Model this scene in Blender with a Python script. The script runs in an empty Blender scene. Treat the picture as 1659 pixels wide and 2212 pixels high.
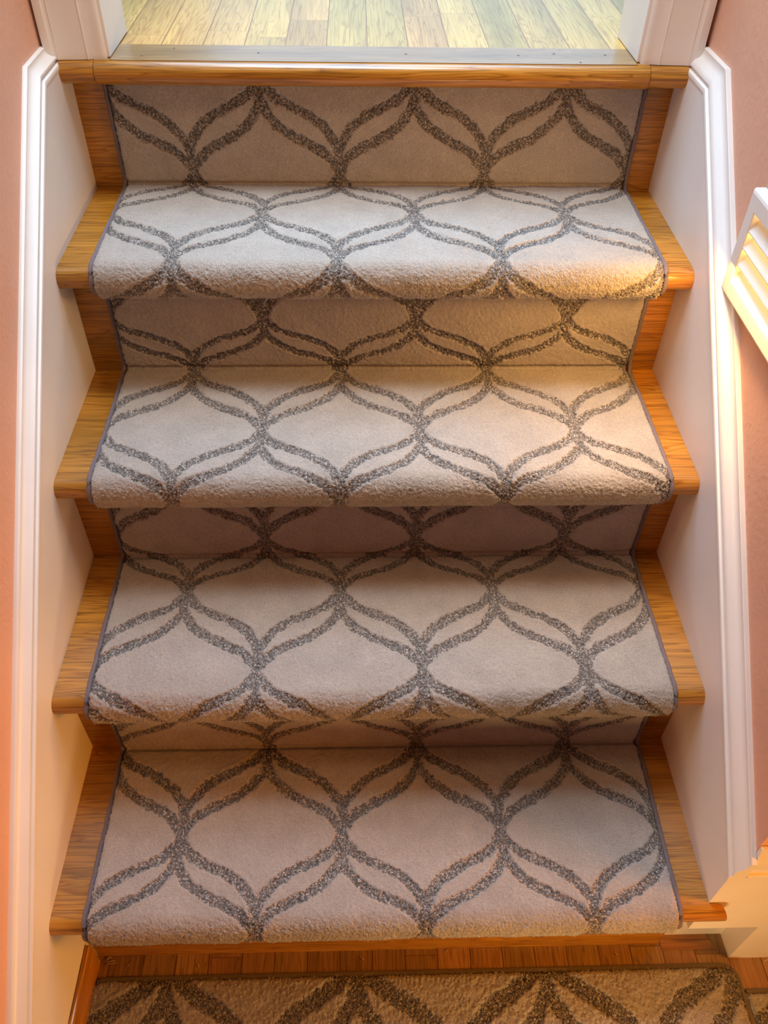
import bpy, bmesh, math, random
import numpy as np
from mathutils import Vector
random.seed(7); np.random.seed(7)
S = bpy.context.scene
COL = S.collection

# ------------------------------------------------------------------ camera
cam_d = bpy.data.cameras.new('camera'); cam = bpy.data.objects.new('camera', cam_d); COL.objects.link(cam)
cam_d.sensor_fit = 'VERTICAL'; cam_d.sensor_height = 36.0; cam_d.lens = 1771.92 * 36.0 / 2212.0
cam_d.clip_start = 0.02
cam.location = (-0.01471, -0.40449, 1.27626)
cam.rotation_euler = (0.78218, -0.01628, -0.02562)
S.camera = cam

# ------------------------------------------------------------------ exposure, world
S.view_settings.view_transform = 'Standard'; S.view_settings.look = 'None'
S.view_settings.gamma = 1.0; S.view_settings.use_curve_mapping = False
S.view_settings.exposure = 0.7
W = bpy.data.worlds.new('world'); S.world = W; W.use_nodes = True
bgn = W.node_tree.nodes['Background']; bgn.inputs[0].default_value = (0.72, 0.86, 1.0, 1); bgn.inputs[1].default_value = 0.30

def area(name, loc, target, sx, sy, power, col, spread=180):
    d = bpy.data.lights.new(name, 'AREA'); d.shape = 'RECTANGLE'; d.size = sx; d.size_y = sy
    d.energy = power; d.color = col; d.spread = math.radians(spread)
    o = bpy.data.objects.new(name, d); COL.objects.link(o); o.location = loc
    o.rotation_euler = (Vector(target) - Vector(loc)).to_track_quat('-Z', 'Y').to_euler()
    return o
# daylight of the bright room beyond the doorway (roof window and glass door) plus an added cool light over the stair
area('daylight_roof_window', (-0.10, 1.45, 2.70), (0.0, 0.72, 0.85), 1.6, 0.9, 12, (0.52, 0.84, 1.22), 110)
area('daylight_glass_door', (0.3, 4.3, 2.1), (0.0, 0.8, 1.0), 2.2, 2.0, 12, (0.38, 0.80, 1.35))
area('added_overhead_light', (-0.06, 0.64, 2.40), (0.02, 0.76, 0.5), 0.70, 0.36, 2.3, (0.86, 1.0, 1.12), 62)  # added to lift the treads against the risers, no opening overhead
# warm lamps of the lower hall: ceiling lamp above the stair foot and a low step lamp on the right
area('hall_ceiling_lamp', (-0.30, -0.05, 2.05), (0.15, 0.20, 0.3), 0.20, 0.4, 2.3, (1.0, 0.70, 0.40))
area('hall_low_lamp', (0.30, -0.46, 0.08), (0.14, 0.02, 0.14), 0.16, 0.07, 1.15, (1.0, 0.60, 0.24))
area('added_warm_side_light', (1.15, -0.28, 0.60), (-0.42, -0.05, 0.30), 0.30, 0.25, 2.9, (1.0, 0.34, 0.02), 110)  # added warm light from the right for the lower left wall, no fixture

# ------------------------------------------------------------------ stair measures
R, G, N, T = 0.185, 0.20396, 0.04712, 0.0295
WL, WR = -0.4045, 0.42903           # faces of the two skirt boards
XWL, XWR = -0.4245, 0.4500          # faces of the two walls
FZ = -0.045                         # lower floor
LZ = 5 * R                          # landing floor
XL, XR = -0.3560, 0.3865            # runner edges

# ------------------------------------------------------------------ helpers
def link(name, me, mat=None, parent=None):
    o = bpy.data.objects.new(name, me); COL.objects.link(o)
    if mat: me.materials.append(mat)
    if parent: o.parent = parent
    return o
def mesh(name, vs, fs, mat=None, parent=None, smooth=False):
    me = bpy.data.meshes.new(name); me.from_pydata([tuple(v) for v in vs], [], fs); me.update()
    if smooth:
        for p in me.polygons: p.use_smooth = True
    return link(name, me, mat, parent)
def tag(o, label=None, cat=None, group=None, kind=None):
    if label: o['label'] = label
    if cat: o['category'] = cat
    if group: o['group'] = group
    if kind: o['kind'] = kind
    return o
def empty(name, loc=(0, 0, 0)):
    o = bpy.data.objects.new(name, None); COL.objects.link(o); o.location = loc; o.empty_display_size = 0.05
    return o
def box_vf(x0, x1, y0, y1, z0, z1):
    v = [(x0,y0,z0),(x1,y0,z0),(x1,y1,z0),(x0,y1,z0),(x0,y0,z1),(x1,y0,z1),(x1,y1,z1),(x0,y1,z1)]
    f = [(0,3,2,1),(4,5,6,7),(0,1,5,4),(1,2,6,5),(2,3,7,6),(3,0,4,7)]
    return v, f
def box(name, b, mat, parent=None, bev=0.0):
    v, f = box_vf(*b); o = mesh(name, v, f, mat, parent)
    if bev:
        m = o.modifiers.new('bevel', 'BEVEL'); m.width = bev; m.segments = 2
    return o
def boxes(name, bs, mat, parent=None):
    V, F = [], []
    for b in bs:
        v, f = box_vf(*b); n = len(V); V += v; F += [tuple(i + n for i in q) for q in f]
    return mesh(name, V, F, mat, parent)
def extrude_x(name, prof, x0, x1, mat, parent=None, smooth_angle=True, x1f=None):
    """closed (y,z) outline pulled along x"""
    n = len(prof)
    V = [(x0, y, z) for y, z in prof] + [((x1f(y) if x1f else x1), y, z) for y, z in prof]
    F = [tuple(range(n))[::-1], tuple(range(n, 2 * n))] + [(i, (i + 1) % n, n + (i + 1) % n, n + i) for i in range(n)]
    area2 = sum(prof[i][0]*prof[(i+1)%n][1] - prof[(i+1)%n][0]*prof[i][1] for i in range(n))
    if area2 < 0: F = [f[::-1] for f in F]
    o = mesh(name, V, F, mat, parent)
    if smooth_angle:
        for p in o.data.polygons: p.use_smooth = len(p.vertices) == 4
        o.data.set_sharp_from_angle(angle=math.radians(35))
    return o
def sweep(name, path, frames, prof, mat, parent=None, closed_prof=False, caps=True):
    """profile (a,b) carried along path; frames give the (A,B) vectors at every path point"""
    V, F = [], []; n = len(prof)
    for p, (A, B) in zip(path, frames):
        for a, b in prof: V.append(tuple(Vector(p) + Vector(A) * a + Vector(B) * b))
    m = n if closed_prof else n - 1
    for i in range(len(path) - 1):
        for j in range(m):
            k = (j + 1) % n
            F.append((i*n + j, i*n + k, (i+1)*n + k, (i+1)*n + j))
    if caps and closed_prof:
        F.append(tuple(range(n))[::-1]); F.append(tuple(range((len(path)-1)*n, len(path)*n)))
    o = mesh(name, V, F, mat, parent)
    import bmesh
    bm = bmesh.new(); bm.from_mesh(o.data); bmesh.ops.recalc_face_normals(bm, faces=bm.faces); bm.to_mesh(o.data); bm.free()
    for p in o.data.polygons: p.use_smooth = len(p.vertices) == 4
    o.data.set_sharp_from_angle(angle=math.radians(40))
    return o
def tube(name, pts, r, mat, parent=None, seg=6, taper=True):
    pts = [Vector(p) for p in pts]; V, F = [], []
    for i, p in enumerate(pts):
        t = (pts[min(i+1, len(pts)-1)] - pts[max(i-1, 0)]).normalized()
        a = t.orthogonal().normalized(); b = t.cross(a)
        rr = r * (0.45 if taper and i in (0, len(pts)-1) else 1)
        for k in range(seg):
            th = 2*math.pi*k/seg; V.append(tuple(p + a*rr*math.cos(th) + b*rr*math.sin(th)))
    for i in range(len(pts)-1):
        for k in range(seg):
            l = (k+1) % seg; F.append((i*seg+k, i*seg+l, (i+1)*seg+l, (i+1)*seg+k))
    F.append(tuple(range(seg))[::-1]); F.append(tuple(range((len(pts)-1)*seg, len(pts)*seg)))
    return mesh(name, V, F, mat, parent, smooth=True)

# ------------------------------------------------------------------ materials
def mat(name):
    m = bpy.data.materials.new(name); m.use_nodes = True
    nt = m.node_tree; b = nt.nodes['Principled BSDF']
    return m, nt, b
def nd(nt, t, **kw):
    n = nt.nodes.new(t)
    for k, v in kw.items():
        if k.startswith('i_'):
            key = k[2:]
            n.inputs[int(key) if key.isdigit() else key.replace('_', ' ')].default_value = v
        else: setattr(n, k, v)
    return n
def ramp(nt, stops):
    r = nt.nodes.new('ShaderNodeValToRGB'); e = r.color_ramp.elements
    while len(e) > 1: e.remove(e[-1])
    e[0].position = stops[0][0]; e[0].color = (*stops[0][1], 1)
    for p, c in stops[1:]:
        q = e.new(p); q.color = (*c, 1)
    return r
def paint(name, col, rough=0.5, bump=0.1, scale=220, var=0.04):
    m, nt, b = mat(name); L = nt.links.new
    tc = nd(nt, 'ShaderNodeTexCoord')
    n1 = nd(nt, 'ShaderNodeTexNoise', i_Scale=scale, i_Detail=3.0); L(tc.outputs['Object'], n1.inputs['Vector'])
    n2 = nd(nt, 'ShaderNodeTexNoise', i_Scale=9.0, i_Detail=4.0); L(tc.outputs['Object'], n2.inputs['Vector'])
    r = ramp(nt, [(0.3, tuple(c*(1-var) for c in col)), (0.7, tuple(min(1, c*(1+var)) for c in col))])
    L(n2.outputs['Fac'], r.inputs[0]); L(r.outputs[0], b.inputs['Base Color'])
    bp = nd(nt, 'ShaderNodeBump', i_Strength=bump, i_Distance=0.002); L(n1.outputs['Fac'], bp.inputs['Height']); L(bp.outputs[0], b.inputs['Normal'])
    b.inputs['Roughness'].default_value = rough
    return m
def oak(name, dark, mid, light, axis='X', rough=0.28, board=None, seed=0.0, coat=0.18, var=0.25, line=0.5, bv=0.55, gapd=0.3):
    """grain runs along axis; board = plank width across it (None: one board)"""
    m, nt, b = mat(name); L = nt.links.new
    tc = nd(nt, 'ShaderNodeTexCoord'); sx = nd(nt, 'ShaderNodeSeparateXYZ'); L(tc.outputs['Object'], sx.inputs[0])
    def math_(op, a, bb=None, clamp=False):
        n = nd(nt, 'ShaderNodeMath', operation=op, use_clamp=clamp)
        for i, v in enumerate((a, bb)):
            if v is None: continue
            if isinstance(v, (int, float)): n.inputs[i].default_value = v
            else: L(v, n.inputs[i])
        return n.outputs[0]
    along, across = (sx.outputs[0], sx.outputs[1]) if axis == 'X' else (sx.outputs[1], sx.outputs[0])
    z = sx.outputs[2]
    if board:
        q = math_('DIVIDE', across, board); idx = math_('FLOOR', q); fr = math_('SUBTRACT', q, idx)
        wn = nd(nt, 'ShaderNodeTexWhiteNoise', noise_dimensions='1D'); L(math_('ADD', idx, seed), wn.inputs['W'])
        off = math_('MULTIPLY', wn.outputs['Value'], 37.0)
        # butt joints along each strip
        q2 = math_('ADD', math_('DIVIDE', along, board * 9), math_('MULTIPLY', wn.outputs['Value'], 7.3))
        idx2 = math_('FLOOR', q2); fr2 = math_('SUBTRACT', q2, idx2)
        wn2 = nd(nt, 'ShaderNodeTexWhiteNoise', noise_dimensions='2D'); cmb0 = nd(nt, 'ShaderNodeCombineXYZ'); L(idx, cmb0.inputs[0]); L(idx2, cmb0.inputs[1]); L(cmb0.outputs[0], wn2.inputs['Vector'])
        off = math_('ADD', off, math_('MULTIPLY', wn2.outputs['Value'], 11.0))
    else:
        oi = nd(nt, 'ShaderNodeObjectInfo'); off = math_('MULTIPLY', oi.outputs['Random'], 31.0)
    cmb = nd(nt, 'ShaderNodeCombineXYZ')
    L(math_('ADD', math_('MULTIPLY', along, 1.0), off), cmb.inputs[0])
    L(math_('ADD', math_('MULTIPLY', across, 14.0), off), cmb.inputs[1]); L(math_('MULTIPLY', z, 14.0), cmb.inputs[2])
    n1 = nd(nt, 'ShaderNodeTexNoise', i_Scale=2.6, i_Detail=3.0, i_Roughness=0.5, i_Distortion=0.5); L(cmb.outputs[0], n1.inputs['Vector'])
    rings = math_('FRACT', math_('MULTIPLY', n1.outputs['Fac'], 13.0))
    cmb2 = nd(nt, 'ShaderNodeCombineXYZ')
    L(math_('MULTIPLY', along, 9.0), cmb2.inputs[0]); L(math_('ADD', math_('MULTIPLY', across, 480.0), off), cmb2.inputs[1]); L(math_('MULTIPLY', z, 480.0), cmb2.inputs[2])
    n2 = nd(nt, 'ShaderNodeTexNoise', i_Scale=1.0, i_Detail=2.0); L(cmb2.outputs[0], n2.inputs['Vector'])
    n3 = nd(nt, 'ShaderNodeTexNoise', i_Scale=1.1, i_Detail=1.0); L(cmb.outputs[0], n3.inputs['Vector'])
    r1 = ramp(nt, [(0.0, dark), (0.22, mid), (0.8, light), (0.93, mid), (1.0, dark)]); L(rings, r1.inputs[0])
    r2 = ramp(nt, [(0.36, (0.30,)*3), (0.50, (1.0,)*3)]); L(n2.outputs['Fac'], r2.inputs[0])
    mx = nd(nt, 'ShaderNodeMixRGB', blend_type='MULTIPLY', i_Fac=line); L(r1.outputs[0], mx.inputs[1]); L(r2.outputs[0], mx.inputs[2])
    mx1 = nd(nt, 'ShaderNodeMixRGB', blend_type='MIX', i_Fac=0.32); L(mx.outputs[0], mx1.inputs[1]); mx1.inputs[2].default_value = (*mid, 1)
    r3 = ramp(nt, [(0.3, (1-var,)*3), (0.7, (1+var*0.6,)*3)]); L(n3.outputs['Fac'], r3.inputs[0])
    mx2 = nd(nt, 'ShaderNodeMixRGB', blend_type='MULTIPLY', i_Fac=1.0); L(mx1.outputs[0], mx2.inputs[1]); L(r3.outputs[0], mx2.inputs[2])
    out = mx2.outputs[0]
    if board:
        hv = nd(nt, 'ShaderNodeHueSaturation', i_Fac=1.0); L(out, hv.inputs['Color'])
        L(math_('ADD', math_('MULTIPLY', wn2.outputs['Value'], bv), 1.0 - bv*0.5), hv.inputs['Value'])
        L(math_('ADD', math_('MULTIPLY', wn.outputs['Value'], 0.02), 0.49), hv.inputs['Hue'])
        gap = math_('LESS_THAN', math_('MINIMUM', math_('MINIMUM', fr, math_('SUBTRACT', 1.0, fr)), math_('MULTIPLY', fr2, 9.0)), 0.014)
        mg = nd(nt, 'ShaderNodeMixRGB', i_Color2=(dark[0]*gapd, dark[1]*gapd*0.85, dark[2]*gapd*0.85, 1)); L(gap, mg.inputs[0]); L(hv.outputs[0], mg.inputs[1]); out = mg.outputs[0]
    L(out, b.inputs['Base Color'])
    bp = nd(nt, 'ShaderNodeBump', i_Strength=0.12, i_Distance=0.0006); L(n2.outputs['Fac'], bp.inputs['Height']); L(bp.outputs[0], b.inputs['Normal'])
    b.inputs['Roughness'].default_value = rough; b.inputs['Coat Weight'].default_value = coat; b.inputs['Coat Roughness'].default_value = 0.12
    return m
def plain(name, col, rough=0.6, emit=None, strength=0):
    m, nt, b = mat(name); b.inputs['Base Color'].default_value = (*col, 1); b.inputs['Roughness'].default_value = rough
    if emit:
        b.inputs['Emission Color'].default_value = (*emit, 1); b.inputs['Emission Strength'].default_value = strength
    return m
M_TRIM = paint('white_trim_paint', (0.80, 0.775, 0.745), 0.38, 0.06, 160)
M_WALL = paint('peach_wall_paint', (0.74, 0.43, 0.305), 0.55, 0.35, 150)
M_CEIL = paint('ceiling_paint', (0.8, 0.76, 0.7), 0.8, 0.1)
M_ROOM = paint('upper_room_wall_paint', (0.78, 0.78, 0.76), 0.7, 0.1)
M_OAK = oak('oak_stair_wood', (0.22, 0.075, 0.006), (0.43, 0.172, 0.016), (0.55, 0.245, 0.030), 'X', line=0.75)
M_OAKY = oak('oak_wood_lengthwise', (0.22, 0.075, 0.006), (0.43, 0.172, 0.016), (0.55, 0.245, 0.030), 'Y', line=0.75)
M_LAND = oak('pale_oak_boards', (0.34, 0.17, 0.035), (0.50, 0.295, 0.075), (0.56, 0.345, 0.10), 'Y', 0.42, board=0.0565, seed=3.0, coat=0.10, bv=0.22, gapd=0.75)
M_SILL = oak('oak_sill_board', (0.20, 0.10, 0.030), (0.30, 0.165, 0.055), (0.34, 0.195, 0.068), 'X', 0.34, coat=0.15)
M_FLOOR = oak('dark_oak_strip_floor', (0.16, 0.085, 0.028), (0.33, 0.195, 0.075), (0.40, 0.245, 0.105), 'Y', 0.25, board=0.048, seed=9.0, bv=0.35, gapd=0.6)
M_BORDER = oak('oak_floor_border', (0.18, 0.07, 0.014), (0.36, 0.155, 0.035), (0.46, 0.21, 0.055), 'X', 0.2)
M_BIND = paint('mauve_binding_yarn', (0.20, 0.155, 0.165), 0.9, 0.8, 900)
M_BIND2 = paint('olive_binding_tape', (0.16, 0.13, 0.09), 0.9, 0.8, 900)
M_FIBER = plain('pale_carpet_fiber', (0.62, 0.50, 0.33), 0.8)
M_DARK = plain('dark_gap', (0.02, 0.015, 0.012), 0.9)
M_NAIL = plain('dark_nail_plug', (0.10, 0.06, 0.045), 0.6)
M_PLAST = plain('white_light_cover', (0.78, 0.77, 0.74), 0.42)
M_BULB = plain('step_light_bulb', (1, 0.8, 0.5), 0.5, (1.0, 0.56, 0.16), 3.2)
def carpet(name, plush, band, knot_size=0.0025, grain=650.0, bump=0.9):
    m, nt, b = mat(name); L = nt.links.new
    at = nd(nt, 'ShaderNodeAttribute', attribute_name='band'); kn = nd(nt, 'ShaderNodeAttribute', attribute_name='knot')
    tc = nd(nt, 'ShaderNodeTexCoord')
    def M(op, a, c=None, clamp=False):
        n = nd(nt, 'ShaderNodeMath', operation=op, use_clamp=clamp)
        for i, v in enumerate((a, c)):
            if v is None: continue
            if isinstance(v, (int, float)): n.inputs[i].default_value = v
            else: L(v, n.inputs[i])
        return n.outputs[0]
    n1 = nd(nt, 'ShaderNodeTexNoise', i_Scale=grain, i_Detail=3.0, i_Roughness=0.75); L(tc.outputs['Object'], n1.inputs['Vector'])
    n2 = nd(nt, 'ShaderNodeTexNoise', i_Scale=26.0, i_Detail=4.0, i_Roughness=0.6); L(tc.outputs['Object'], n2.inputs['Vector'])
    # yarn loops of the recessed bands
    warp = nd(nt, 'ShaderNodeMixRGB', blend_type='ADD', i_Fac=0.0016); L(tc.outputs['Object'], warp.inputs[1]); L(n1.outputs['Color'], warp.inputs[2])
    vo = nd(nt, 'ShaderNodeTexVoronoi', i_Scale=1.0 / knot_size, i_Randomness=1.0); L(warp.outputs[0], vo.inputs['Vector'])
    sp = nd(nt, 'ShaderNodeSeparateColor'); L(vo.outputs['Color'], sp.inputs[0])
    kd = vo.outputs['Distance']; kr = sp.outputs[0]
    # ragged edge: whole loops belong to the band or to the pile
    mask = M('MULTIPLY', M('SUBTRACT', M('ADD', at.outputs['Fac'], M('MULTIPLY', M('SUBTRACT', kr, 0.5), 0.55)), 0.40), 5.0, True)
    r1 = ramp(nt, [(0.30, tuple(c*0.70 for c in plush)), (0.52, plush), (0.70, tuple(c*1.22 for c in plush))]); L(n1.outputs['Fac'], r1.inputs[0])
    r2 = ramp(nt, [(0.3, (0.90,)*3), (0.7, (1.07,)*3)]); L(n2.outputs['Fac'], r2.inputs[0])
    mm = nd(nt, 'ShaderNodeMixRGB', blend_type='MULTIPLY', i_Fac=1.0); L(r1.outputs[0], mm.inputs[1]); L(r2.outputs[0], mm.inputs[2])
    rk = ramp(nt, [(0.0, tuple(c*0.75 for c in band)), (0.55, tuple(c*1.15 for c in band)), (1.0, tuple(c*2.1 for c in band))]); L(sp.outputs[1], rk.inputs[0])
    gap = ramp(nt, [(0.30, (1.0,)*3), (0.62, (0.42,)*3)]); L(kd, gap.inputs[0])
    mb = nd(nt, 'ShaderNodeMixRGB', blend_type='MULTIPLY', i_Fac=1.0); L(rk.outputs[0], mb.inputs[1]); L(gap.outputs[0], mb.inputs[2])
    mx = nd(nt, 'ShaderNodeMixRGB'); L(mask, mx.inputs[0]); L(mm.outputs[0], mx.inputs[1]); L(mb.outputs[0], mx.inputs[2])
    L(mx.outputs[0], b.inputs['Base Color'])
    loop_h = M('MULTIPLY', M('SUBTRACT', 0.7, kd), mask)
    h = M('ADD', M('MULTIPLY', n1.outputs['Fac'], 0.55), M('MULTIPLY', loop_h, 1.3))
    h = M('ADD', h, M('MULTIPLY', M('MULTIPLY', M('SUBTRACT', 0.7, kd), kn.outputs['Fac']), 1.1))
    bp = nd(nt, 'ShaderNodeBump', i_Strength=bump, i_Distance=0.0017); L(h, bp.inputs['Height']); L(bp.outputs[0], b.inputs['Normal'])
    b.inputs['Roughness'].default_value = 0.95; b.inputs['Specular IOR Level'].default_value = 0.15
    b.inputs['Sheen Weight'].default_value = 0.15; b.inputs['Sheen Roughness'].default_value = 0.5; b.inputs['Sheen Tint'].default_value = (1, 0.93, 0.85, 1)
    return m
M_CARPET = carpet('grey_beige_runner_pile', (0.395, 0.350, 0.306), (0.315, 0.278, 0.250))
M_RUG = carpet('brown_beige_rug_pile', (0.34, 0.320, 0.290), (0.27, 0.247, 0.218), 0.0030, 420.0, 1.0)
M_TIP = plain('rug_yarn_tips', (0.42, 0.33, 0.21), 0.8)
M_TIP2 = plain('runner_yarn_tips', (0.42, 0.365, 0.315), 0.8)

# ------------------------------------------------------------------ walls, floors, ceiling
st = lambda o: tag(o, kind='structure')
DY = 0.798                          # stair side of the doorway wall
YB = -2.2; ZT = 3.15
st(box('wall_left', (XWL - 0.1, XWL, YB, DY + 0.1, FZ - 0.05, ZT), M_WALL))
st(box('wall_right', (XWR, XWR + 0.1, -0.018, DY + 0.1, 0.17, ZT), M_WALL))
wf = boxes('wall_front', [(XWR + 0.1, 2.0, -0.018, 0.10, 0.17, ZT), (0.5300, 2.0, -0.018, 0.10, FZ - 0.02, 0.17), (XWR, XWR + 0.1, 0.013, 0.10, FZ - 0.02, 0.17)], M_WALL); st(wf)
st(box('wall_back', (XWL - 0.1, 2.0, YB - 0.1, YB, FZ - 0.05, ZT), M_WALL))
st(box('wall_far_right', (2.0, 2.1, YB, 0.1, FZ - 0.05, ZT), M_WALL))
st(box('ceiling', (XWL - 0.1, 2.1, YB, DY, ZT, ZT + 0.1), M_CEIL))
OX0, OX1, OZ1 = -0.3605, 0.3805, LZ + 2.0
st(boxes('wall_doorway', [(XWL, OX0, DY, 0.90, LZ, ZT), (OX1, XWR, DY, 0.90, LZ, ZT), (OX0, OX1, DY, 0.90, OZ1, ZT)], M_WALL))
# upper room
st(boxes('wall_upper_room', [(-2.0, XWL, 0.80, 0.9, LZ, 3.3), (XWR, 2.0, 0.80, 0.9, LZ, 3.3),
    (-2.1, -2.0, 0.8, 4.5, LZ, 3.3), (2.0, 2.1, 0.8, 4.5, LZ, 3.3),
    (-2.1, -1.0, 4.5, 4.6, LZ, 3.3), (1.6, 2.1, 4.5, 4.6, LZ, 3.3), (-1.0, 1.6, 4.5, 4.6, 3.05, 3.3)], M_ROOM))
st(box('ceiling', (-2.1, 2.1, 0.9, 4.6, 3.3, 3.4), M_CEIL))
st(boxes('window_1', [(-1.0, -0.94, 4.5, 4.56, LZ, 3.05), (1.54, 1.6, 4.5, 4.56, LZ, 3.05), (-0.94, 1.54, 4.5, 4.56, 2.99, 3.05), (-0.94, 1.54, 4.5, 4.56, LZ, LZ + 0.08), (0.27, 0.33, 4.5, 4.56, LZ + 0.08, 2.99)], M_TRIM))
lf = box('floor', (-2.0, 2.0, 0.850, 4.6, LZ - 0.02, LZ), M_LAND); st(lf)
# lower floor with its border boards beside the first step
st(box('floor', (XWL, 2.0, YB, 0.012, FZ - 0.02, FZ), M_FLOOR))
V = [(0.431, -0.0175, FZ+0.0006), (0.512, -0.0175, FZ+0.0006), (0.4985, 0.0115, FZ+0.0006), (0.431, 0.0115, FZ+0.0006)]
st(mesh('trim_6', V + [(x, y, FZ-0.004) for x, y, z in V], [(0,1,2,3),(4,7,6,5),(0,4,5,1),(1,5,6,2),(2,6,7,3),(3,7,4,0)], M_BORDER))

# ------------------------------------------------------------------ skirt boards with moulded caps
SL = math.atan2(R, G)
def cap_line(y, c): return c - (0.7105 - y) * 0.8885
def skirt(idx, x_face, x_wall, sgn, y_end, z_top, ycorner, depth, hgt, label, ext):
    # sgn: direction from skirt face to wall
    y0 = y_end
    zl = lambda y: z_top - (ycorner - y) * 0.8885
    pts = [(0.7835, LZ + 0.0 if False else z_top), (ycorner, z_top), (y0, zl(y0))]
    low = ext
    prof = [(0.8158, LZ - T - 0.001), (0.7835, LZ - T - 0.001), (0.7835, z_top), (ycorner, z_top)] + [(y0, zl(y0))] + low
    b = sorted((x_face, x_wall - sgn * 0.0005))
    o = extrude_x('trim_%d' % idx, prof, b[0], b[1], M_TRIM, smooth_angle=False)
    st(o); o['label'] = label
    # cap: profile a = away from wall towards the stair, b = up
    d = depth; h = hgt
    P = [(0.0, -0.004), (d + 0.0005, -0.004), (d + 0.0012, 0.0), (d + 0.0004, 0.0022), (d - 0.0015, 0.003), (d - 0.0040, 0.0030), (d - 0.0045, 0.0055),
         (d - 0.0022, 0.0075), (d - 0.0026, 0.0095), (d - 0.0052, h*0.50), (d*0.46, h*0.62), (d*0.34, h*0.74), (d*0.30, h*0.86), (d*0.30, h*0.97), (d*0.26, h), (0.0, h)]
    # smooth cove in between
    A = Vector((-sgn, 0, 0))
    up1 = Vector((0, -math.sin(math.atan(0.8885)), math.cos(math.atan(0.8885))))
    ang = math.atan(0.8885) / 2
    upm = Vector((0, -math.sin(ang), math.cos(ang))) / math.cos(ang)
    path = [(x_wall, y0, zl(y0)), (x_wall, ycorner, z_top), (x_wall, 0.7835, z_top)]
    fr = [(A, up1), (A, upm), (A, Vector((0, 0, 1)))]
    if y0 > -1:   # plumb cut at the wall corner
        fr[0] = (A, Vector((0, 0, 1.0 / math.cos(math.atan(0.8885)))))
    c = sweep('cap_moulding', path, fr, P, M_TRIM, o, closed_prof=True)
    return o
zend = 0.919 - (0.7105 + 0.35) * 0.8885
skirt(1, WL, XWL, -1, -0.28, 0.9190, 0.7105, 0.0200, 0.0215, 'white skirt board with moulded cap along the left wall', [(-0.28, FZ), (0.8158, FZ)])
skirt(2, WR, XWR, 1, -0.0303, 0.9190, 0.7040, 0.0210, 0.0290, 'white skirt board with moulded cap along the right wall', [(-0.0301, 0.1850), (0.0135, 0.1850), (0.0135, FZ), (0.8158, FZ)])
# front baseboard around the corner of the right wall
bb = boxes('trim_3', [(WR + 0.0006, 2.0, -0.030, -0.0181, 0.0880, 0.2690), (0.5266, 2.0, -0.030, -0.0181, FZ, 0.0880), (0.5266, 0.5299, -0.0181, 0.0128, FZ, 0.1700), (WR + 0.0006, 0.5266, 0.0040, 0.0128, FZ, 0.1700)], M_TRIM)
st(bb); bb['label'] = 'tall white baseboard of the corner wall right of the lowest step'
sweep('cap_moulding', [(XWR + 0.0006, -0.0185, 0.2690), (2.0, -0.0185, 0.2690)], [(Vector((0,-1,0)), Vector((0,0,1)))]*2,
      [(0, -0.004), (0.0120, -0.004), (0.0128, 0.0), (0.0118, 0.0025), (0.0085, 0.004), (0.0085, 0.012), (0.0100, 0.020), (0.0085, 0.035), (0.0060, 0.050), (0.0045, 0.0575), (0.0035, 0.0610), (0, 0.0610)], M_TRIM, bb, closed_prof=True)
# wooden base strip on the lower left
o = extrude_x('trim_4', [(-2.15, FZ), (-2.15, 0.024), (-0.014, 0.026), (-0.014, FZ)], WL + 0.0002, WL + 0.0075, M_OAKY, smooth_angle=False)
bv = o.modifiers.new('bevel', 'BEVEL'); bv.width = 0.003; bv.segments = 3
st(o); o['label'] = 'orange oak base strip running along the bottom of the left skirt board'

# ------------------------------------------------------------------ doorway casings and jambs
def casing(idx, xo, xi, lab):
    s = 1 if xi > xo else -1; w = abs(xi - xo)
    P = [(0, 0.0), (0, 0.0185), (0.0035, 0.0195), (0.010, 0.0190), (0.0125, 0.0165), (0.0150, 0.0158), (0.0165, 0.0168), (0.018, 0.0158), (w*0.50, 0.0150), (w*0.68, 0.0140), (w*0.70, 0.0152), (w*0.72, 0.0136),
         (w*0.88, 0.0120), (w*0.93, 0.0128), (w*0.97, 0.0120), (w, 0.0095), (w, 0.0)]
    A = Vector((s, 0, 0)); B = Vector((0, -1, 0))
    o = sweep('trim_%d' % idx, [(xo, DY + 0.0, LZ), (xo, DY + 0.0, OZ1 + 0.06)], [(A, B)] * 2, P, M_TRIM, closed_prof=True)
    st(o); o['label'] = lab
    return o
cl = casing(7, -0.4205, -0.3425, 'white door casing left of the doorway at the stair top')
cr = casing(8, 0.4440, 0.3655, 'white door casing right of the doorway at the stair top')
jl = box('jamb', (OX0, -0.3388, DY - 0.0070, 0.905, LZ + 0.0008, OZ1), M_TRIM, cl, 0.0012)
jr = box('jamb', (0.3608, OX1, DY - 0.0070, 0.905, LZ + 0.0008, OZ1), M_TRIM, cr, 0.0012)
st(box('trim_9', (OX0, OX1, DY - 0.014, 0.905, OZ1 - 0.02, OZ1 + 0.06), M_TRIM))

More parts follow.
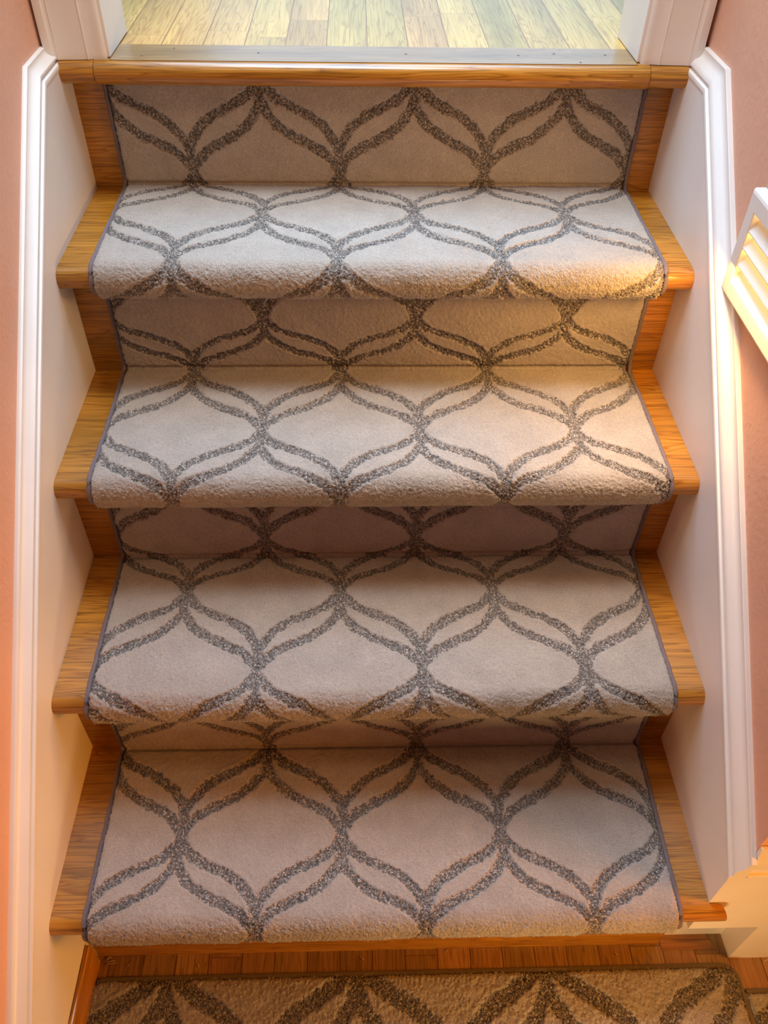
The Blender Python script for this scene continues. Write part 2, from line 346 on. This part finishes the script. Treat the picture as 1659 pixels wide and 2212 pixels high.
# ------------------------------------------------------------------ staircase
stair = empty('staircase', (0, 0, 0))
tag(stair, 'oak staircase of four treads rising to a doorway, half hidden under a patterned runner', 'staircase')
def nose_prof(yf, zt, yb, th=T, r=None):
    r = r or th / 2; n = 10
    p = [(yb, zt), ]
    for i in range(n + 1):
        a = math.pi / 2 + math.pi * i / n
        p.append((yf + r + r * math.cos(a) * 1.0, zt - th/2 + th/2 * math.sin(a)))
    p.append((yb, zt - th))
    return p
for k in (1, 2, 3, 4):
    yf = (k-1) * G - N
    tr = extrude_x('tread', nose_prof(yf, k*R, k*G + 0.004), WL - 0.0005, WR + 0.0005, M_OAK, stair)
    if k == 1:   # the lowest tread runs on past the right skirt board
        ex = extrude_x('tread', nose_prof(-N, R, -0.0312), WR + 0.0005, 0.0, None, None, x1f=lambda y: 0.4445 + (-0.0312 - y) * 0.40)
        bm = bmesh.new(); bm.from_mesh(tr.data); bm.from_mesh(ex.data); bm.to_mesh(tr.data); bm.free()
        bpy.data.objects.remove(ex)
        tr.data.set_sharp_from_angle(angle=math.radians(35))
for k in range(5):
    x0, x1 = (WL - 0.0005, WR + 0.0005) if k else (WL + 0.0003, 0.4262)
    yy = k*G + (0.0 if k else -0.0085)
    z0 = k*R if k else FZ
    box('riser', (x0, x1, yy, yy + 0.014, z0, (k+1)*R - T + 0.001), M_OAK, stair)
# landing nosing: long middle piece and two short returns
yf = 4*G - N
extrude_x('landing_nosing', nose_prof(yf, LZ, 0.8485), -0.3590, 0.3770, M_OAK, stair)
for x0, x1 in ((WL - 0.0004, -0.3600), (0.3780, WR + 0.0004)):
    extrude_x('nosing_return', nose_prof(yf + 0.001, LZ - 0.0008, 0.80, T - 0.002), x0, x1, M_OAK, stair)
sill = box('sill_board', (-0.3388, 0.3608, yf + 0.0135, 0.8495, LZ - 0.012, LZ + 0.0006), M_SILL, stair)
for x, y in ((-0.262, 0.833), (-0.147, 0.817), (-0.30, 0.80), (0.052, 0.818), (0.205, 0.817), (0.255, 0.825), (0.325, 0.822), (0.285, 0.79)):
    V = [(x + 0.0016*math.cos(a), y + 0.0016*math.sin(a), LZ + 0.0009) for a in [i*math.pi/4 for i in range(8)]]
    mesh('nail_plug', V, [tuple(range(8))], M_NAIL, sill)

# ------------------------------------------------------------------ carpet pattern (ogee trellis of double bands)
Uc = [0.0, 0.05, 0.1, 0.2, 0.4, 0.6, 0.8, 0.9, 0.96, 1.0]
Vc = [0.25, 0.34, 0.40, 0.50, 0.615, 0.69, 0.775, 0.855, 0.925, 1.0]
HU, HV = 0.1068, 0.1285
CN = 160
gx, gy = np.meshgrid((np.arange(CN) + .5) / CN, (np.arange(CN) + .5) / CN, indexing='ij')
def seg_d(px, py, ax, ay, bx, by):
    dx, dy = bx-ax, by-ay; t = np.clip(((px-ax)*dx + (py-ay)*dy) / (dx*dx+dy*dy+1e-12), 0, 1)
    return np.hypot(px-ax-t*dx, py-ay-t*dy)
def cell_table(hu, hv):
    D = np.full(gx.shape, 9.0)
    curves = [list(zip(Uc, Vc)), [(1-a, 1-b) for a, b in zip(Uc, Vc)], [(0, 0), (0, 0.25)], [(1, 1), (1, 0.75)]]
    for c in curves:
        for (a, b), (c2, d2) in zip(c[:-1], c[1:]):
            D = np.minimum(D, seg_d(gx*hu, gy*hv, a*hu, b*hv, c2*hu, d2*hv))
    return D
TAB = cell_table(HU, HV)
def pattern_d(pu, pv):
    """pu, pv in half periods; nodes where integer parts sum to even"""
    iu = np.floor(pu).astype(int); iv = np.floor(pv).astype(int)
    fu = pu - iu; fv = pv - iv
    fu = np.where((iu + iv) % 2 == 0, fu, 1 - fu)
    return TAB[np.clip((fu*CN).astype(int), 0, CN-1), np.clip((fv*CN).astype(int), 0, CN-1)]
def vnoise(x, y, seed):
    rs = np.random.RandomState(seed); tb = rs.rand(256, 256)
    xi = np.floor(x).astype(int); yi = np.floor(y).astype(int); fx = x-xi; fy = y-yi
    fx = fx*fx*(3-2*fx); fy = fy*fy*(3-2*fy)
    a = tb[xi % 256, yi % 256]; b = tb[(xi+1) % 256, yi % 256]; c = tb[xi % 256, (yi+1) % 256]; d = tb[(xi+1) % 256, (yi+1) % 256]
    return (a*(1-fx)+b*fx)*(1-fy) + (c*(1-fx)+d*fx)*fy
def vor(x, y, seed):
    rs = np.random.RandomState(seed); jx = rs.rand(512, 512); jy = rs.rand(512, 512); jc = rs.rand(512, 512)
    xi = np.floor(x).astype(int); yi = np.floor(y).astype(int)
    best = np.full(x.shape, 9.0); rnd = np.zeros(x.shape)
    for dx in (-1, 0, 1):
        for dy in (-1, 0, 1):
            cx, cy = xi+dx, yi+dy
            d = np.hypot(cx + jx[cx % 512, cy % 512] - x, cy + jy[cx % 512, cy % 512] - y)
            m = d < best; best = np.where(m, d, best); rnd = np.where(m, jc[cx % 512, cy % 512], rnd)
    return best, rnd
def pile_height(u, s, pu, pv, dmin, seed, bandw=0.0064, tall=1.0, opened=0.0):
    """height of the pile above its mean, the band mask and the knot shade"""
    wob = (vnoise(u*260, s*260, seed) - .5) * 0.0030 + (vnoise(u*90, s*90, seed+1) - .5) * 0.0022
    kd, kr = vor(u / 0.0030, s / 0.0030, seed+2)
    d = pattern_d(pu, pv) + wob + (kr - .5) * 0.0016
    band = 1 / (1 + np.exp(np.clip((d - bandw) / 0.0006, -40, 40))); soft = np.clip(0.5 - (d - bandw) / 0.0042, 0, 1)
    fd, fr = vor(u / 0.0019, s / 0.0019, seed+5)
    knot = np.clip(0.62 - kd, -0.5, 0.62) * 0.0052
    edge_lip = np.exp(-((d - bandw - 0.0022) / 0.0016) ** 2) * 0.0006
    plush = (vnoise(u*420, s*420, seed+3) - .5) * 0.0012 + (vnoise(u*28, s*28, seed+4) - .5) * 0.0016 + edge_lip + (0.45 - fd) * (0.0009 + 0.0022 * opened)
    h = (1-band) * plush + band * (-0.0030 + knot * (0.7 + 0.6*kr)) * tall
    # edges: rounded shoulder
    e = np.clip(dmin / 0.0065, 0, 1); h = h - 0.0085 * (1 - np.sqrt(np.clip(1 - (1-e)**2, 0, 1)))
    return h, soft, opened * (0.35 + 0.65 * vnoise(u*60, s*60, seed+8)) * (1 - band) + 0.0 * h
def grid_mesh(name, P, band, knot, material, parent):
    nu, ns = P.shape[0], P.shape[1]
    me = bpy.data.meshes.new(name)
    me.vertices.add(nu*ns); me.vertices.foreach_set('co', P.reshape(-1).astype(np.float32))
    idx = np.arange(nu*ns).reshape(nu, ns)
    q = np.stack([idx[:-1, :-1], idx[1:, :-1], idx[1:, 1:], idx[:-1, 1:]], -1).reshape(-1, 4)
    me.loops.add(q.size); me.loops.foreach_set('vertex_index', q.reshape(-1).astype(np.int32))
    me.polygons.add(len(q)); me.polygons.foreach_set('loop_start', (np.arange(len(q))*4).astype(np.int32))
    me.polygons.foreach_set('use_smooth', np.ones(len(q), dtype=bool))
    me.update(calc_edges=True)
    for nm, arr in (('band', band), ('knot', knot)):
        a = me.attributes.new(nm, 'FLOAT', 'POINT'); a.data.foreach_set('value', arr.reshape(-1).astype(np.float32))
    return link(name, me, material, parent)

# path of the runner's upper face, from under the landing nosing down to the lowest nose
TC = 0.012; ro = T/2 + TC
pts = []     # (y, z, ny, nz, s)
s = 0.0; step = 0.0016
def line(y0, z0, y1, z1, ny, nz):
    global s
    L = math.hypot(y1-y0, z1-z0); n = max(2, int(L/step))
    for i in range(n):
        t = i/n; pts.append((y0+(y1-y0)*t, z0+(z1-z0)*t, ny, nz, s + L*t))
    s += L
def arc(yc, zc, r, a0, a1):
    global s
    L = abs(a1-a0)*r; n = int(L/step)
    for i in range(n):
        a = a0 + (a1-a0)*i/n; pts.append((yc - r*math.sin(a), zc + r*math.cos(a), -math.sin(a), math.cos(a), s + L*i/n))
    s += L
for k in (5, 4, 3, 2, 1):
    if k < 5:
        yc = (k-1)*G - N + T/2; zc = k*R - T/2
        if k > 1:
            line(k*G - TC, k*R + TC, yc, k*R + TC, 0, 1)
            arc(yc, zc, ro, 0, math.pi)
            yb = (k-1)*G - TC - 0.004
            line(yc, zc - ro, yb, zc - ro, 0, -1)
        else:
            line(k*G - TC, k*R + TC, yc, k*R + TC, 0, 1)
            arc(yc, zc, ro, 0, math.pi*0.90)
            break
    yr = (k-1)*G - TC; ztop = k*R - T - (TC if k < 5 else 0.0015)
    line(yr, ztop, yr, (k-1)*R + TC, -1, 0)
PT = np.array(pts)
ctrl_s = [-0.125, -0.010, 0.126, 0.233, 0.368, 0.514, 0.604, 0.742, 0.870, 1.018, 1.120, 1.254, 1.385, 1.503, 1.640, 1.765, 1.895]
ctrl_p = np.arange(len(ctrl_s)) - 1.0          # integer = row of nodes, even rows sit on the A columns
NU = int((XR - XL) / 0.0016)
uu = np.linspace(XL, XR, NU); ss = PT[:, 4]
Ug, Sg = np.meshgrid(uu, ss, indexing='ij')
pv = np.interp(Sg, ctrl_s, ctrl_p)
pu = (Ug + 0.1485) / HU
dm = np.minimum(Ug - XL, XR - Ug); dm = np.minimum(dm, np.abs(Sg - 0.0)); dm = np.minimum(dm, ss[-1] - Sg + 0.002)
dm = np.maximum(dm + (vnoise(Ug*500, Sg*500, 77) - .5) * 0.0022, 0)
opn = np.clip(-PT[:, 2] * 1.3 - 0.1, 0, 1) * (np.abs(PT[:, 3]) > 0.02); opn = np.repeat(opn[None, :], NU, 0)
H, band, knot = pile_height(Ug, Sg, pu, pv, dm, 11, opened=opn)
# pile pressed in along the creases between riser and tread
for j in range(1, len(ss)):
    if PT[j, 3] > .9 and PT[j-1, 2] < -.9: H -= 0.0045 * np.exp(-((Sg - ss[j]) / 0.0032) ** 2)
P = np.zeros((NU, len(ss), 3))
xw = (vnoise(Sg*7, Ug*0 + 3.3, 91) - .5) * 0.003
P[..., 0] = Ug + xw; P[..., 1] = PT[:, 0][None, :] + H * PT[:, 2][None, :]; P[..., 2] = PT[:, 1][None, :] + H * PT[:, 3][None, :]
runner = empty('stair_runner', (0, 0, 0))
tag(runner, 'grey beige carpet runner with double-line ogee trellis pattern flowing down the oak steps', 'stair runner')
grid_mesh('carpet_pile', P, band, knot, M_CARPET, runner)
def along(x, off, jitter=0.0006):
    out = []
    for i in range(0, len(pts) - 14, 5):
        y, z, ny, nz, s_ = pts[i]; sh = (vnoise(np.array([s_*7.0]), np.array([3.3]), 91)[0] - .5) * 0.003
        out.append((x + sh + random.uniform(-jitter, jitter), y + ny*off, z + nz*off))
    return out
b1 = tube('binding', along(XL - 0.0026, -0.0070), 0.0035, M_BIND, runner, 7, False)
b2 = tube('binding', along(XR + 0.0026, -0.0070), 0.0035, M_BIND, runner, 7, False)
b3 = tube('binding', [(XL - 0.001 + (XR-XL+0.002)*i/60, 4*G - 0.0075, LZ - T - 0.0030) for i in range(61)], 0.0036, M_BIND, runner, 7, False)
for b_ in (b1, b2, b3): b_['label'] = 'mauve grey stitched binding'

# ------------------------------------------------------------------ rugs on the lower floor
def rug(name, x0, x1, y0, y1, rad, seed, hu, hv, cu, cv, label, side_bind=True):
    t = empty(name, ((x0+x1)/2, (y0+y1)/2, FZ))
    tag(t, label, 'rug')
    cx, cy = (x0+x1)/2, (y0+y1)/2
    nx, ny = int((x1-x0)/0.0017), int((y1-y0)/0.0017)
    gxx, gyy = np.meshgrid(np.linspace(x0, x1, nx), np.linspace(y0, y1, ny), indexing='ij')
    # squeeze the far corners round
    dx = np.minimum(gxx - x0, x1 - gxx); dy = y1 - gyy
    cor = (dx < rad) & (dy < rad)
    dd = np.where(cor, rad - np.hypot(rad - dx, rad - dy), np.minimum(dx, dy)); dd = np.minimum(dd, gyy - y0 + 0.0)
    dd2 = np.maximum(dd + (vnoise(gxx*500, gyy*500, seed+9) - .5) * 0.002, 0)
    pu_ = (gxx - cu) / hu; pv_ = (gyy - cv) / hv
    h, bd, kn = pile_height(gxx, gyy, pu_, pv_, dd2, seed, 0.0074, 1.2, 0.5)
    h = h + (vnoise(gxx*420, gyy*260, seed+21) - .5) * 0.0018
    over = np.clip(-dd, 0, 1)
    Pq = np.zeros(gxx.shape + (3,))
    sxn = np.where(gxx > cx, -1, 1)
    Pq[..., 0] = gxx - cx + sxn * over * 0.75; Pq[..., 1] = gyy - cy - over * 0.75; Pq[..., 2] = 0.0115 + h
    grid_mesh('rug_pile', Pq, bd, kn, M_RUG, t)
    path = [(x0 - cx + 0.0, y0 - cy)]
    if x0 < 0: path = [(x0 - cx - 0.001, y0 - cy)]
    path += [(x0 - cx - 0.001, y1 - cy - rad)]
    path += [(x0 - cx + rad - (rad + 0.001)*math.cos(a), y1 - cy - rad + (rad + 0.003)*math.sin(a)) for a in [math.pi/2*i/8 for i in range(1, 9)]]
    path += [(x1 - cx - rad + (rad + 0.001)*math.sin(a), y1 - cy - rad + (rad + 0.003)*math.cos(a)) for a in [math.pi/2*i/8 for i in range(0, 9)]]
    path += [(x1 - cx + 0.001, y0 - cy)]
    # densify
    pp = []
    for a, b in zip(path[:-1], path[1:]):
        n = max(1, int(math.dist(a, b)/0.01))
        pp += [(a[0]+(b[0]-a[0])*i/n, a[1]+(b[1]-a[1])*i/n, 0.0042) for i in range(n)]
    bo = tube('binding', pp, 0.0040, M_BIND2, t, 7, False); bo['label'] = 'dull olive grey cloth binding'
    return t
rug('rug', -0.402, 0.5300, -0.95, -0.0440, 0.018, 51, 0.136, 0.205, -0.296, -0.009, 'brown beige patterned rug lying on the lower floor in front of the steps')
rug('rug', 0.5350, 1.25, -0.95, -0.0785, 0.006, 71, 0.136, 0.205, 0.60, -0.05, 'second rug edge to the right of the larger rug, at the bottom right corner')

def blades(name, base, tip, width, material, parent):
    """thin upright yarn tips: one narrow triangle pair each"""
    n = len(base); d = tip - base
    side = np.cross(d, np.random.RandomState(5).normal(size=d.shape)); side /= np.linalg.norm(side, axis=1)[:, None] + 1e-9
    A = base - side*width*.5; B = base + side*width*.5; C2 = base + d*0.6 + side*width*0.45; D2 = tip; E2 = base + d*0.6 - side*width*0.45
    Vv = np.stack([A, B, C2, D2, E2], 1).reshape(-1, 3)
    me = bpy.data.meshes.new(name); me.vertices.add(n*5); me.vertices.foreach_set('co', Vv.reshape(-1).astype(np.float32))
    me.loops.add(n*5); me.loops.foreach_set('vertex_index', np.arange(n*5, dtype=np.int32))
    me.polygons.add(n); me.polygons.foreach_set('loop_start', (np.arange(n)*5).astype(np.int32)); me.update(calc_edges=True)
    o = link(name, me, material, parent); o['kind'] = 'stuff'; return o
rs = np.random.RandomState(17)
rug_main = [o for o in bpy.data.objects if o.name == 'rug'][0]
n = 30000
bx = rs.uniform(-0.464, 0.464, n); by = rs.uniform(0.453 - 0.16, 0.4515, n)
okc = ~((np.abs(bx) > 0.448) & (by > 0.437) & (np.hypot(np.abs(bx) - 0.448, by - 0.435) > 0.018)); bx = bx[okc]; by = by[okc]; n = len(bx)
bs = np.stack([bx, by, np.full(n, 0.0090)], 1); ln = rs.uniform(0.0025, 0.0060, n)
tp = bs + np.stack([rs.normal(0, .35, n)*ln, (rs.normal(0.15, .3, n))*ln, ln], 1)
blades('yarn_tips', bs, tp, 0.0005, M_TIP, rug_main)
# yarn tips standing out where the runner bends over each nose
n = 26000
arcidx = np.where((PT[:, 2] < -0.35) & (np.abs(PT[:, 3]) > 0.02))[0]
pi_ = rs.choice(arcidx, n); ux = rs.uniform(XL + 0.002, XR - 0.002, n)
ny_, nz_ = PT[pi_, 2], PT[pi_, 3]
b0 = np.stack([ux, PT[pi_, 0] - ny_*0.0008, PT[pi_, 1] - nz_*0.0008], 1); ln = rs.uniform(0.0012, 0.0028, n)
t0 = b0 + np.stack([rs.normal(0, .4, n)*ln, (ny_ + rs.normal(0, .3, n))*ln, (nz_ + rs.normal(-0.1, .3, n))*ln], 1)
blades('yarn_tips', b0, t0, 0.0004, M_TIP2, runner)

# ------------------------------------------------------------------ louvred step light in the right wall
YL0, YL1, ZL0, ZL1 = 0.275, 0.5030, 0.7560, 0.8820     # outline on the wall
xf = XWR - 0.0150                                      # front face
sl = empty('step_light', (XWR, (YL0+YL1)/2, ZL0))
tag(sl, 'white louvred step light glowing warm in the right wall above the skirt board', 'step light')
o_ = sl.location
oy0, oy1, oz0, oz1 = YL0 + 0.022, YL1 - 0.0235, ZL0 + 0.0215, ZL1 - 0.0240
def loc(b): return (b[0]-o_.x, b[1]-o_.x, b[2]-o_.y, b[3]-o_.y, b[4]-o_.z, b[5]-o_.z)
rows = [(0.0, XWR - 0.0003), (0.0, xf + 0.0040), (0.0012, xf + 0.0012), (0.0040, xf), (0.0200, xf), (0.0215, xf + 0.0012), (0.0218, XWR - 0.0003)]
V = []
for ins, x in rows:
    V += [(x - o_.x, YL0 + ins - o_.y, ZL0 + ins - o_.z), (x - o_.x, YL1 - ins - o_.y, ZL0 + ins - o_.z), (x - o_.x, YL1 - ins - o_.y, ZL1 - ins - o_.z), (x - o_.x, YL0 + ins - o_.y, ZL1 - ins - o_.z)]
F = [(r*4 + k, (r+1)*4 + k, (r+1)*4 + (k+1) % 4, r*4 + (k+1) % 4) for r in range(len(rows)-1) for k in range(4)]
mesh('frame', V, F, M_PLAST, sl)
oy0, oy1, oz0, oz1 = YL0 + 0.0216, YL1 - 0.0216, ZL0 + 0.0216, ZL1 - 0.0216
nl = 4; pitch = (oz1 - oz0) / nl
for i in range(nl):
    zc = oz0 + pitch * (i + 0.42)
    # each slat slopes down and outwards
    pr = [(xf + 0.0010, zc - pitch*0.40), (xf + 0.0022, zc - pitch*0.50), (xf + 0.0115, zc + pitch*0.12), (xf + 0.0115, zc + pitch*0.24), (xf + 0.0105, zc + pitch*0.25)]
    V = [(x - o_.x, oy0 - o_.y, z - o_.z) for x, z in pr] + [(x - o_.x, oy1 - o_.y, z - o_.z) for x, z in pr]
    n = 5; F = [tuple(range(n)), tuple(range(n, 2*n))[::-1]] + [(j, n+j, n+(j+1)%n, (j+1)%n) for j in range(n)]
    mesh('louvre', V, F, M_PLAST, sl)
lamp_w = box('lamp', loc((XWR - 0.0013, XWR - 0.0004, oy0, oy1, oz0, oz1)), M_BULB, sl)
area('step_light_glow', (xf - 0.012, (oy0+oy1)/2 + 0.02, (oz0+oz1)/2 - 0.01), (xf - 0.30, (oy0+oy1)/2 + 0.03, (oz0+oz1)/2 - 0.20), 0.16, 0.03, 0.95, (1.0, 0.52, 0.13))

# ------------------------------------------------------------------ loose bits of carpet fibre
def fiber(pts_, r, label):
    o = tube('carpet_fiber', pts_, r, M_FIBER, None, 5); tag(o, label, 'carpet fiber', 'loose carpet fibers'); return o
def curl(c, rad, n, seed, flat=True):
    rr = random.Random(seed); out = []
    for i in range(n):
        a = i * 0.85 + rr.random()*0.4; q = rad * (0.6 + 0.5*rr.random())
        out.append((c[0] + q*math.cos(a) + rr.uniform(-1, 1)*rad*0.4 + (i/n-0.5)*rad, c[1] + 0.8*q*math.sin(a) - (i/n-0.5)*rad*1.6, c[2] + 0.0008 + 0.0008*rr.random()))
    return out
fz = FZ + 0.0012
fiber(curl((-0.383, -0.0170, fz), 0.0062, 12, 3), 0.0006, 'tangled curl of pale carpet yarn on the floor in the left corner below the steps')
def short(x, y, z, dx, dy, lab, dz=0.0):
    fiber([(x, y, z), (x+dx*0.4+0.0006, y+dy*0.3, z+0.0004+dz*0.4), (x+dx*0.8, y+dy*0.75, z+0.0006+dz*0.8), (x+dx, y+dy, z+dz)], 0.0006, lab)
short(-0.3585, -0.0235, fz, 0.004, 0.003, 'short pale fiber just right of the tangled yarn curl on the floor')
short(-0.257, -0.0205, fz, 0.004, -0.006, 'pale fiber on the dark floor between the step and rug, left of the middle')
short(-0.020, -0.0160, fz, 0.007, -0.006, 'pale hooked fiber on the dark floor strip at the middle of the step')
short(0.108, -0.0125, fz, 0.004, 0.003, 'small pale fiber on the floor strip right of the middle')
short(0.358, -0.020, fz, 0.006, -0.003, 'pale fiber on the floor beside the right end of the lowest riser')
short(0.576, -0.036, fz, 0.010, 0.003, 'pale fiber against the baseboard at the far right of the floor')
short(0.392, 0.090, R + 0.001, 0.006, 0.012, 'pale fiber lying on the bare oak right of the runner on the lowest tread')
short(-0.395, 0.604, 3*R + 0.001 - R*0, 0.008, 0.003, 'tiny pale fiber in the left back corner of the second tread from the top')
short(-0.275, 0.222, 2*R + TC + 0.001, 0.002, 0.010, 'pale fiber on the runner at the left of the third tread from the top')
